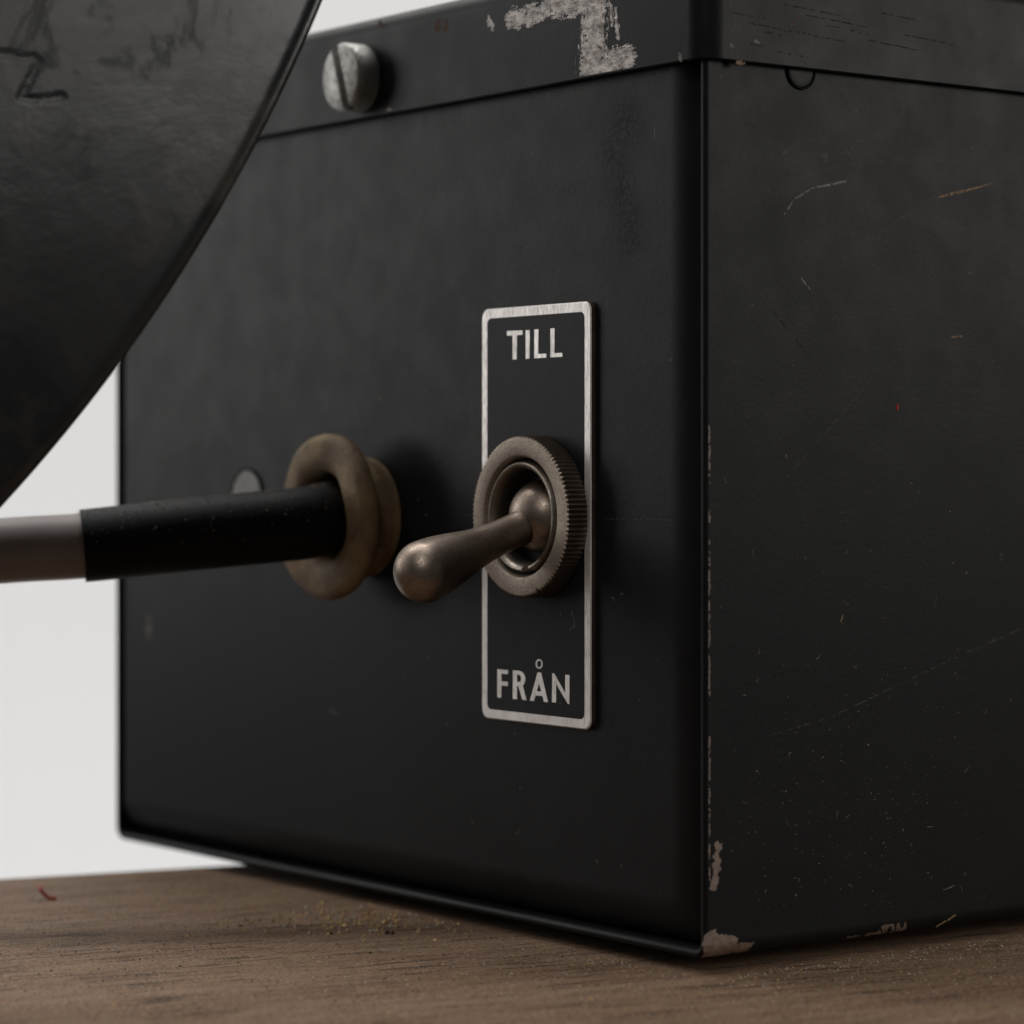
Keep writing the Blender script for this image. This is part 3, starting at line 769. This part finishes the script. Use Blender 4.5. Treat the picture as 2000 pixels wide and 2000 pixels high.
# scratch curl and specks on the plate
for u, w in ((1345, 245), (1352, 280), (1360, 310), (1368, 345), (1374, 375), (1376, 400), (1366, 420), (1352, 438), (1330, 455), (1216, 290), (1216, 1278)):
    p = on_x(880+u/5.682, 1150+w/5.682, xp-.00002)
    for k in range(3): d1.chip(p + Vector((0, random.uniform(-.00006, .00006), random.uniform(-.0001, .0001))), NX, .00005, .00003)
for i in range(1100):       # dust on top of the sleeve
    k = random.randint(14, k_end-1); p = path[k]; d = (path[k+1]-path[k]).normalized()
    s_ = d.cross(Vector((0, 0, 1))).normalized(); up = s_.cross(d)
    t = random.gauss(.15, .75); nr_ = up*math.cos(t) + s_*math.sin(t)
    (d1 if random.random() < .25 else d2 if random.random() < .3 else d4).chip(p + d*random.uniform(0, .0016) + nr_*(.00438 - .00010*k/len(sl) + .00001), nr_, random.uniform(.00005, .00014), .00006)
d1.build('pale_dust', M_DUSTL, box); d2.build('ochre_dust', M_DUSTO, box); d4.build('brown_dust', plain('brown_dust', (.085, .062, .045), .9, .3, 900, spec=.1), box)
v, f = lathe([(-.0001, .00013), (.00006, .00016), (.00012, .00008), (.00013, .00001)], on_y(1752, 795, 0), (0, -1, 0), 9)
for q in range(len(v)): v[q] = Vector((v[q].x, v[q].y, on_y(1752, 795, 0).z + (v[q].z - on_y(1752, 795, 0).z)*2.2))
tag(obj('paint_fleck', v, f, M_RED, shell), 'tiny red fleck on the right side')

e1, e2, e3 = Bits(), Bits(), Bits()
UP = Vector((0, 0, 1))
def inside_box(p): return -.0005 < p.x < BL and -.0005 < p.y < BW
cnt = 0
while cnt < 17000:
    px = random.uniform(-60, 2060); py = random.uniform(1695, 2010)
    p = on_z(px, py)
    q = (p - E1); side = q.x*(-ED.y) + q.y*ED.x
    cnt += 1
    if side > -.002 or inside_box(p): continue
    r = random.choice((.00005, .00006, .00008, .00010, .00015))*random.uniform(.6, 1.1)
    b = random.random(); (e1 if b < .40 else e2 if b < .68 else e3).chip(p, UP, r, r*random.uniform(.5, 1.1))
for i in range(220):
    p = on_z(random.uniform(0, 2000), random.uniform(1740, 1990))
    if inside_box(p): continue
    e1.hair(p, UP, random.uniform(.0004, .0014), .000013, 1.5)
for i in range(330):        # little heap of sawdust by the end panel
    p = on_z(random.gauss(690, 115), random.gauss(1799, 15))
    if inside_box(p): continue
    r = random.uniform(.00010, .00034); (e2 if random.random() < .7 else e1).chip(p + UP*random.uniform(0, .0002), UP, r, r*1.2)
for px, py, r, b in ((760, 1824, .00075, e3), (722, 1812, .00045, e2), (570, 1828, .0004, e2), (370, 1828, .00045, e2), (160, 1780, .0005, e2), (500, 1783, .00045, e2), (470, 1810, .0004, e3), (645, 1824, .0005, e3),
                     (675, 1775, .00045, e2), (850, 1836, .0005, e2), (878, 1838, .0003, e2), (1160, 1883, .0003, e2), (1152, 1952, .0005, e2), (350, 1888, .0003, e3), (725, 1862, .0003, e3), (100, 1897, .0003, e3)):
    p = on_z(px, py)
    for k in range(3): b.chip(p + Vector((random.uniform(-.4, .4)*r, random.uniform(-.4, .4)*r, 0)), UP, r*.6, r*.5)
for i in range(500):        # dust swept up along the foot of the box
    q = random.random(); p = Vector((-abs(random.gauss(0, .004)) - .0008, random.uniform(0, .1), 0)) if q < .6 else Vector((random.uniform(0, .06), -abs(random.gauss(0, .004)) - .0008, 0))
    r = random.uniform(.00006, .00018); (e2 if random.random() < .6 else e1).chip(p, UP, r, r)
for o, mt, lb in ((e1, M_DUSTL, 'pale dust and lint scattered over the wooden board'), (e2, M_DUSTO, 'ochre sawdust crumbs on the wooden board'), (e3, M_DUSTD, 'dark grit on the wooden board')):
    tag(o.build({'pale dust and lint scattered over the wooden board': 'table_lint', 'ochre sawdust crumbs on the wooden board': 'table_sawdust'}.get(lb, 'table_grit'), mt), lb, 'dust')
rp = on_z(97, 1758)
P = catmull([rp + Vector((0, 0, .0002)), rp + RGT*-.0005 + Vector((0, 0, .0006)), rp + RGT*-.0011 + Vector((0, 0, .0012)) , rp + RGT*-.0013 + FWD*.001 + Vector((0, 0, .0014))], 6)
v, f = tube([rp + RGT*.0008 + Vector((0, 0, .0002)), rp + RGT*.0003 + Vector((0, 0, .0002))] + P, .00022, 8)
tag(obj('red_thread', v, f, M_RED), 'short red thread lying on the wooden board near its left back edge', 'thread')
